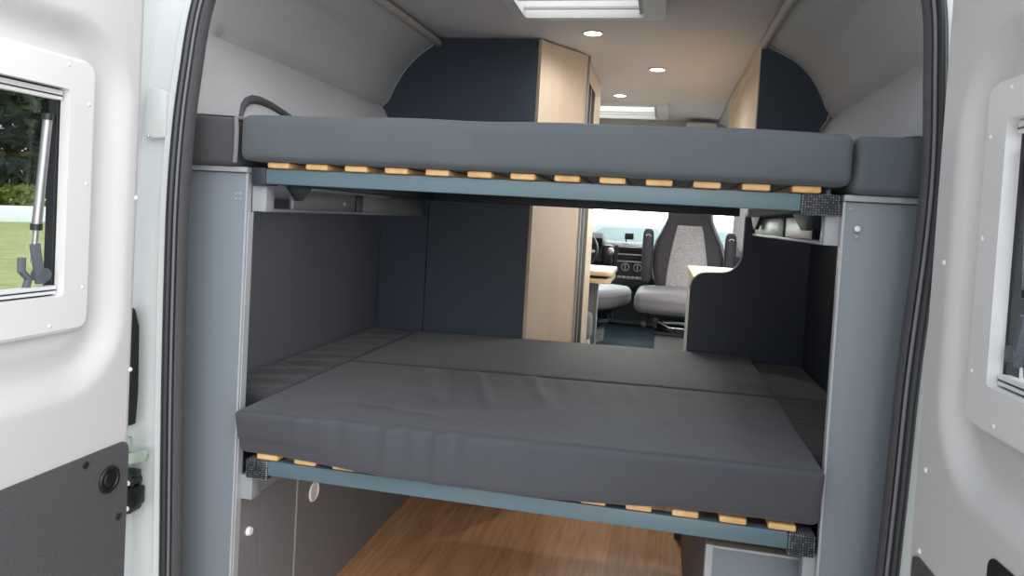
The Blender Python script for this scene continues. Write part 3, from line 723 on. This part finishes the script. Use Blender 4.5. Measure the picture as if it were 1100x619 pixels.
# ------------------------------------------------------------------ overhead locker on the right
ol = thing('overhead_locker', (.75, 3.6, 1.5), 'overhead locker with black end panel and birch front on the right', 'locker')
pr = [(.634, 1.95), (.655, 1.951), (.660, 1.932), (.712, 1.906), (.755, 1.882), (.792, 1.853), (.824, 1.822), (.852, 1.787), (.874, 1.752), (.888, 1.718), (.894, 1.685), (.888, 1.660), (.876, 1.64), (.866, 1.62), (.852, 1.58), (.845, 1.50), (.634, 1.50)]
MB().prism(pr, 'y', 2.895, 2.915).build('end_panel', M['dark'], ol)
MB().tube([(x, 2.896, z) for x, z in pr[2:14]], .003, 6).build('end_edge', M['trim'], ol)
MB().box(.640, .66, 2.916, 4.35, 1.50, 1.915).build('front_panel', M['beige'], ol)
MB().box(.634, .66, 2.916, 4.35, 1.918, 1.953).build('top_rail', M['beige'], ol)
MB().box(.638, .66, 2.916, 4.35, 1.907, 1.9175).build('groove_strip', M['beige_edge'], ol)
MB().box(.66, .80, 2.916, 4.35, 1.50, 1.515).build('bottom', M['beige'], ol)
MB().box(.632, .637, 2.893, 2.916, 1.50, 1.953).build('corner_edge', M['beige_edge'], ol)
MB().box(.675, .70, 2.95, 4.32, 1.488, 1.4995, .002).build('added_light_strip', M['lamp'], ol)  # added glowing strip, out of view, goes with the fill light

# ------------------------------------------------------------------ roof vents and downlights
def vent(sk, label, n):
    x0, x1, y0, y1 = sk; root = thing('roof_vent', ((x0+x1)/2, (y0+y1)/2, cz(y1)), label, 'roof vent')
    z = cz(y0); zb = min(cz(y0), cz(y1))
    m = MB(); o = rrect(x0-.025, x1+.025, y0-.025, y1+.022, .03); i = rrect(x0+.012, x1-.045, y0+.02, y1-.012, .012)
    m.ring(o, i, 'z', zb-.022, 2.02); m.build('frame', M['frame'], root)
    for k in range(2):
        yy = y1-.055-.10*k
        MB().box(x0+.012, x1-.045, yy, yy+.010, zb-.004, zb+.004).build('blind_bar', M['grey_plastic'], root)
    MB().box(x1-.06, x1-.045, y0+.02, y1-.012, zb-.010, zb+.01).build('blind_guide', M['grey_plastic'], root)
    MB().prism(rrect(x0, x1, y0, y1, .02), 'z', 2.022, 2.028).build('dome', M['opal'], root)
vent(SK1, 'bright roof vent above the upper bed', 0); vent(SK2, 'bright roof vent at the far end of the ceiling', 0)
DL = [(.003, 2.808), (.241, 3.46), (.026, 4.184)]
labs = ['round warm downlight nearest the upper bed', 'round warm downlight on the right of the ceiling', 'round warm downlight farthest away beside the far roof vent']
for (x, y), lab in zip(DL, labs):
    root = thing('downlight', (x, y, 1.96), lab, 'downlight', 'ceiling downlights')
    m = MB(); m.torus((x, y, 1.959), (0, 0, 1), .036, .005); m.build('rim', M['silver'], root)
    m = MB(); m.cyl((x, y, 1.9605), (x, y, 1.955), .034, n=28); m.build('lens', M['lamp'], root)
    ld = bpy.data.lights.new('downlight_lamp', 'SPOT'); ld.energy = 8; ld.color = (1, .95, .90); ld.shadow_soft_size = .03; ld.spot_size = math.radians(168); ld.spot_blend = 1
    if y > 3: ld.energy = 15
    lo = bpy.data.objects.new('downlight_lamp', ld); C.objects.link(lo); lo.location = (x, y, 1.945)

ld = bpy.data.lights.new('locker_fill_light', 'AREA'); ld.shape = 'RECTANGLE'; ld.size = .03; ld.size_y = 1.3; ld.energy = 22; ld.color = (.98, .98, 1)
lo = bpy.data.objects.new('locker_fill_light', ld); C.objects.link(lo); lo.location = (.687, 3.63, 1.485); lo.rotation_euler = (0, math.radians(-60), 0)   # added unseen fill light under the right locker, tipped to the aisle
# ------------------------------------------------------------------ cab: swivel seats
def make_seat(label):
    """faces -y at the origin; cushion top at about z .42 above the pedestal foot"""
    root = thing('swivel_seat', (0, 0, 0), label, 'seat', 'cab seats')
    def bld(m, name, mt, par=root, ang=50): 
        o = m.build(name, mt, None, ang); o.parent = par; return o
    def cf(p, q):
        dz = 0
        if q[2] > .3: dz = .022*(1-q[0]**2)*(1-max(0, -q[1])**3)-.012
        return (0, -.045*(1-q[0]**2) if q[1] < -.5 else 0, dz)
    bld(MB().cushion(-.33, .31, -.34, .17, .275, .415, .045, (16, 16, 5), cf), 'seat_cushion', M['seat_grey'])
    prof = [(.40, .20), (.46, .222), (.55, .238), (.64, .238), (.72, .220), (.80, .180), (.88, .150), (.96, .145), (1.04, .140), (1.10, .12), (1.13, .07)]
    secs = []
    for z, w in prof:
        y0 = .13+.16*(z-.4)/.7; n = 24; q = []
        for i in range(n):
            t = 2*PI*i/n; c, s_ = math.cos(t), math.sin(t)
            q.append((w*math.copysign(abs(c)**.6, c), y0+.06*math.copysign(abs(s_)**.7, s_)+(-.012 if s_ < 0 and abs(c) > .6 else 0), z))
        secs.append(q)
    bk = bld(MB().loft(secs), 'backrest', M['seat_dark'])
    ins = [(.42, .140), (.5, .135), (.6, .124), (.7, .108), (.78, .094), (.835, .080)]
    bld(MB().loft([[(s_*w, .13+.16*(z-.4)/.7-.062-d, z) for s_, d in ((-1, 0), (-.92, .008), (0, .011), (.92, .008), (1, 0))] for z, w in ins], closed=False), 'centre_panel', M['seat_insert'], bk)
    for s_ in (-1, 1):
        m = MB(); pts = [(s_*w*1.0, .13+.16*(z-.4)/.7-.052, z) for z, w in prof[1:9]]; m.tube(pts, .004, 6); bld(m, 'piping', M['seat_grey'], bk)
        am = bld(MB().loft([[(s_*.272+x*k, .11+y*k+.05*(z-.40), z) for x, y in rrect(-.037, .037, -.05, .05, .03, 4)] for z, k in ((.44, .75), (.47, .95), (.6, 1), (.74, 1), (.78, .9), (.80, .55))]), 'armrest', M['arm'])
        m = MB(); m.torus((s_*.272, .11+.02-.046, .745), (0, 1, 0), .017, .004, 20, 6); bld(m, 'armrest_button', M['chrome'], am)
    m = MB(); m.box(-.23, .23, -.27, .15, .245, .278, .006); bld(m, 'seat_pan', M['black_gloss'])
    for s_ in (-1, 1):
        m = MB(); m.box(s_*.19-.02, s_*.19+.02, -.26, .2, .205, .245, .004); m.box(s_*.19-.012, s_*.19+.012, -.22, .17, .165, .21, .003); bld(m, 'slide_rail', M['steel'])
    m = MB(); m.tube([(-.24, -.22, .26), (-.245, -.25, .225), (-.25, -.28, .205), (-.262, -.30, .20)], .012, 8); m.ball((-.262, -.305, .2), .022, n=8); bld(m, 'lever', M['steel'])
    m = MB(); m.tube([(-.17, -.27, .22), (-.10, -.30, .19), (0, -.305, .19), (.10, -.29, .185), (.17, -.26, .20)], .008, 8); bld(m, 'slide_bar', M['chrome'])
    m = MB(); m.cyl((0, -.03, .15), (0, -.03, .17), .20, n=28); m.box(-.20, .20, -.22, .16, .125, .15, .005); bld(m, 'swivel_plate', M['steel'])
    m = MB(); m.box(-.19, .19, -.20, .15, .0, .125, .01); bld(m, 'pedestal', M['grey_plastic'])
    return root
seat = make_seat('grey swivel seat with speckled centre panel in the middle of the cab opening')
seat.location = (.492, 4.92, .40); seat.rotation_euler = (0, 0, 0)
copy_thing(seat, (-.30, 4.98, .385), math.radians(68), 'grey swivel seat whose cushion shows below the folded table')

# folded table
tb = thing('folding_table', (-.2, 4.1, .4), 'folded light wood table beside the tall cabinet', 'table')
MB().prism(rrect(-.55, .058, 3.93, 4.45, .03), 'z', .937, .963, .004).build('table_top', M['wood'], tb)
MB().prism(rrect(-.55, .050, 3.94, 4.44, .03), 'z', .895, .921, .004).build('lower_leaf', M['wood'], tb)
MB().box(-.55, .03, 3.98, 4.40, .921, .937).build('hinge_gap', M['gap'], tb)
MB().box(-.22, -.027, 4.06, 4.10, .40, .895, .002).build('leg_panel', M['post'], tb)
MB().box(-.027, -.021, 4.055, 4.105, .40, .895, .002).build('leg_edge', M['edge'], tb)
bn = thing('bench_seat', (-.3, 3.95, .4), 'grey upholstered bench partly hidden behind the tall cabinet', 'bench')
MB().cushion(-.70, -.036, 3.91, 4.04, .58, .73, .03, (12, 8, 4)).build('seat_cushion', M['seat_grey'], bn)
MB().box(-.70, -.045, 3.92, 4.03, .40, .582, .004).build('base', M['white'], bn)

# dashboard
db = thing('dashboard', (0, 5.8, .4), 'dark van dashboard with radio and round knobs', 'dashboard')
MB().loft([[(x, y, z) for y, z in ((5.74, .82), (5.68, .92), (5.70, 1.02), (5.76, 1.06), (5.95, 1.08), (6.02, 1.04), (6.02, .45), (5.84, .45), (5.80, .7))] for x in (-.9, -.3, 0, .3, .9)]).build('body', M['dash'], db)
MB().prism(rrect(-.045, .225, .74, 1.058, .02), 'y', 5.62, 5.76, .008).build('centre_stack', M['dash'], db)
rd = MB().prism(rrect(-.012, .195, .935, 1.045, .01), 'y', 5.612, 5.63, .003).build('radio', M['black_gloss'], db)
for z in (1.046, .990, .936): MB().box(-.014, .197, 5.606, 5.622, z-.005, z+.004, .002).build('radio_trim', M['silver'], rd)
MB().box(.0, .185, 5.606, 5.615, 1.0, 1.036, .002).build('radio_screen', M['gap'], rd)
for x in (.048, .14):
    m = MB(); m.cyl((x, 5.62, .893), (x, 5.595, .893), .028, .025, n=24); k = m.build('climate_knob', M['black_gloss'], db)
    m = MB(); m.torus((x, 5.60, .893), (0, 1, 0), .027, .004, 24, 6); m.box(x-.004, x+.004, 5.588, 5.598, .873, .913, .001); m.build('knob_ring', M['silver'], k)
m = MB()
for i in range(6): m.box(-.01+.034*i, .02+.034*i, 5.610, 5.622, .800, .822, .003)
m.build('switch_row', M['silver'], db)
MB().prism(rrect(-.14, -.06, .90, 1.05, .02), 'y', 5.64, 5.72, .008).build('switch_pod', M['black_gloss'], db)
MB().prism([(5.70, 1.04), (5.64, 1.10), (5.70, 1.14), (5.92, 1.12), (5.95, 1.05)], 'x', -.60, -.14, .012).build('instrument_hood', M['dash'], db)
m = MB(); m.tube([(-.055, 5.66, .84), (-.06, 5.56, .92), (-.062, 5.50, .985)], .011, 8); gl = m.build('gear_lever', M['silver'], db)
m = MB(); m.ball((-.062, 5.49, 1.005), .026, (1, 1, 1.25)); m.build('gear_knob', M['silver'], gl)
m = MB(); m.tube([(.03, 5.86, 1.081), (.03, 5.84, 1.10), (.045, 5.82, 1.12)], .006, 8); m.box(.02, .09, 5.80, 5.815, 1.10, 1.15, .004); ph = m.build('phone_holder', M['black_gloss'])
tag(ph, 'small black holder standing on top of the dashboard', 'holder')
sw = thing('steering_wheel', (-.36, 5.45, 1.0), 'black steering wheel left of the radio', 'steering wheel')
nz = Vector((0, -1, .55)).normalized()
m = MB(); m.torus((-.36, 5.44, 1.0), nz, .195, .015); m.build('rim', M['black_gloss'], sw)
m = MB(); m.cyl((-.36, 5.46, .99), (-.36, 5.415, 1.013), .06, .055, n=24); m.build('hub', M['dash'], sw)
u = Vector((1, 0, 0)); v = nz.cross(u)
for a in (0, PI, -PI/2):
    d = u*math.cos(a)+v*math.sin(a); c = Vector((-.36, 5.44, 1.0)); m = MB(); m.cyl(c+d*.05, c+d*.19, .012, n=10); m.build('spoke', M['silver'], sw)
m = MB(); m.cyl((-.36, 5.46, .985), (-.36, 5.635, .90), .04, n=18); m.build('column', M['dash'], sw)

# ------------------------------------------------------------------ outside
mb = MB(); mb.box(-70, 60, -60, 90, GZ-.1, GZ); struct('ground', mb, M['gravel'], 'grey gravel yard round the van')
gr = MB().box(-32.9, -2.6, 1.5, 70, GZ, GZ+.02).build('grass', M['grass']); tag(gr, 'sunlit grass beside the van seen through the left door window', 'grass', kind='stuff')
kw = MB().box(-33.2, -32.95, 8, 70, GZ, GZ+.86, .02).build('garden_wall', M['conc']); tag(kw, 'pale low wall beyond the grass in the left door window', 'wall')
def tree(x, y, h, r, m, label, nleaf=1500, trunk=.3):
    root = thing('tree', (x, y, GZ), label, 'tree', 'trees beyond the grass')
    MB().tube([(x, y, GZ), (x+.1, y, GZ+h*.3), (x, y+.1, GZ+h*.6), (x, y, GZ+h*.85)], [.14, .11, .08, .04], 8).build('trunk', M['bark'], root)
    b = bmesh.new()
    for i in range(nleaf):
        t = random.random()*2*PI; ph = math.acos(2*random.random()-1); rr = r*(.35+.65*random.random()**.5)
        c = Vector((x+rr*math.sin(ph)*math.cos(t), y+rr*math.sin(ph)*math.sin(t), GZ+h*(trunk+1)/2+(h*(1-trunk)/2)*rr/r*math.cos(ph)))
        R = Matrix.Rotation(random.random()*6, 3, 'X') @ Matrix.Rotation(random.random()*6, 3, 'Z'); s = (.14+.16*random.random())*(1 if r < 2 else 2.6)
        vs = [b.verts.new(c+R @ Vector(p)*s) for p in ((-1, 0, 0), (0, -.5, .1), (1, 0, 0), (0, .5, .1))]; b.faces.new(vs)
    mm = MB(); mm.bm.free(); mm.bm = b; mm.build('foliage', m, root)
tree(-40, 28.5, 15, 5.2, M['leaf'], 'dark leafy tree farthest left beyond the pale low wall', 2600, .08)
tree(-40, 39.5, 16, 5.3, M['leaf'], 'tall dark tree between the others beyond the pale low wall', 3800, .06)
tree(-41, 50.5, 15, 5.2, M['leaf'], 'dark leafy tree farthest right beyond the pale low wall', 2600, .08)
tree(-34.9, 30.6, 2.3, 1.5, M['leaf2'], 'low yellow green shrub behind the pale wall', 700, .1)
tree(-34.9, 33.9, 2.0, 1.5, M['leaf2'], 'rounded yellow green shrub farther along behind the pale wall', 700, .1)

pc = thing('parked_car', (0, 13, GZ), 'white parked car ahead seen through the windscreen', 'car')
cp = [(-2.3, -.25), (-2.35, .3), (-2.2, .62), (-1.3, .80), (-.75, 1.20), (1.5, 1.24), (2.1, .75), (2.25, .3), (2.2, -.25)]
MB().prism(cp, 'y', 12.2, 13.9, .12, 3).build('body', M['paint'], pc)
for q in ([(-1.1, .82), (-.68, 1.12), (.25, 1.15), (.25, .82)], [(.33, .82), (.33, 1.15), (1.4, 1.15), (1.75, .82)]): MB().prism(q, 'y', 12.19, 12.215, .004).build('side_window', M['car_glass'], pc)
for x in (-1.4, 1.35):
    MB().cyl((x, 12.18, GZ+.32), (x, 12.42, GZ+.32), .32, n=28).build('wheel', M['rubber'], pc)
# ------------------------------------------------------------------ light
W = bpy.data.worlds.new('World'); bpy.context.scene.world = W; W.use_nodes = True
nt = W.node_tree; N = nt.nodes; L = nt.links; bg = N['Background']
SD = Vector((.92, -.12, .38)).normalized()             # the bright side of the overcast sky, to the right of the van
tcw = N.new('ShaderNodeTexCoord'); dt = N.new('ShaderNodeVectorMath'); dt.operation = 'DOT_PRODUCT'; dt.inputs[1].default_value = SD
L.new(tcw.outputs['Generated'], dt.inputs[0])
rmp = N.new('ShaderNodeValToRGB'); e = rmp.color_ramp.elements
e[0].position = 0; e[0].color = (.10, .11, .12, 1); e[1].position = 1; e[1].color = (1.0, 1.0, 1.0, 1)
q = e.new(.30); q.color = (.22, .24, .26, 1); q = e.new(.5); q.color = (.62, .66, .70, 1)
mth = N.new('ShaderNodeMath'); mth.operation = 'MULTIPLY_ADD'; mth.inputs[1].default_value = .5; mth.inputs[2].default_value = .5
L.new(dt.outputs['Value'], mth.inputs[0]); L.new(mth.outputs[0], rmp.inputs['Fac']); 
d2 = N.new('ShaderNodeVectorMath'); d2.operation = 'DOT_PRODUCT'; d2.inputs[1].default_value = Vector((.25, 1, .22)).normalized(); L.new(tcw.outputs['Generated'], d2.inputs[0])
mr = N.new('ShaderNodeMapRange'); mr.interpolation_type = 'SMOOTHSTEP'; mr.inputs['From Min'].default_value = .35; mr.inputs['From Max'].default_value = .95; mr.inputs['To Max'].default_value = 3.2; L.new(d2.outputs['Value'], mr.inputs['Value'])
ad = N.new('ShaderNodeMix'); ad.data_type = 'RGBA'; ad.blend_type = 'ADD'; ad.clamp_result = False; ad.inputs['Factor'].default_value = 1
L.new(rmp.outputs['Color'], ad.inputs['A']); L.new(mr.outputs['Result'], ad.inputs['B']); L.new(ad.outputs['Result'], bg.inputs['Color']); bg.inputs['Strength'].default_value = 1.9
sun = bpy.data.objects.new('sun', bpy.data.lights.new('sun', 'SUN')); C.objects.link(sun)
sun.data.energy = 1.5; sun.data.angle = math.radians(65); sun.data.color = (1, .99, .97)
sun.rotation_euler = Vector((-.42, .83, -.36)).to_track_quat('-Z', 'Y').to_euler()

vs = bpy.context.scene.view_settings
bpy.context.scene.display_settings.display_device = 'sRGB'
vs.view_transform = 'Standard'; vs.look = 'None'; vs.gamma = 1; vs.use_curve_mapping = False; vs.exposure = 0.25
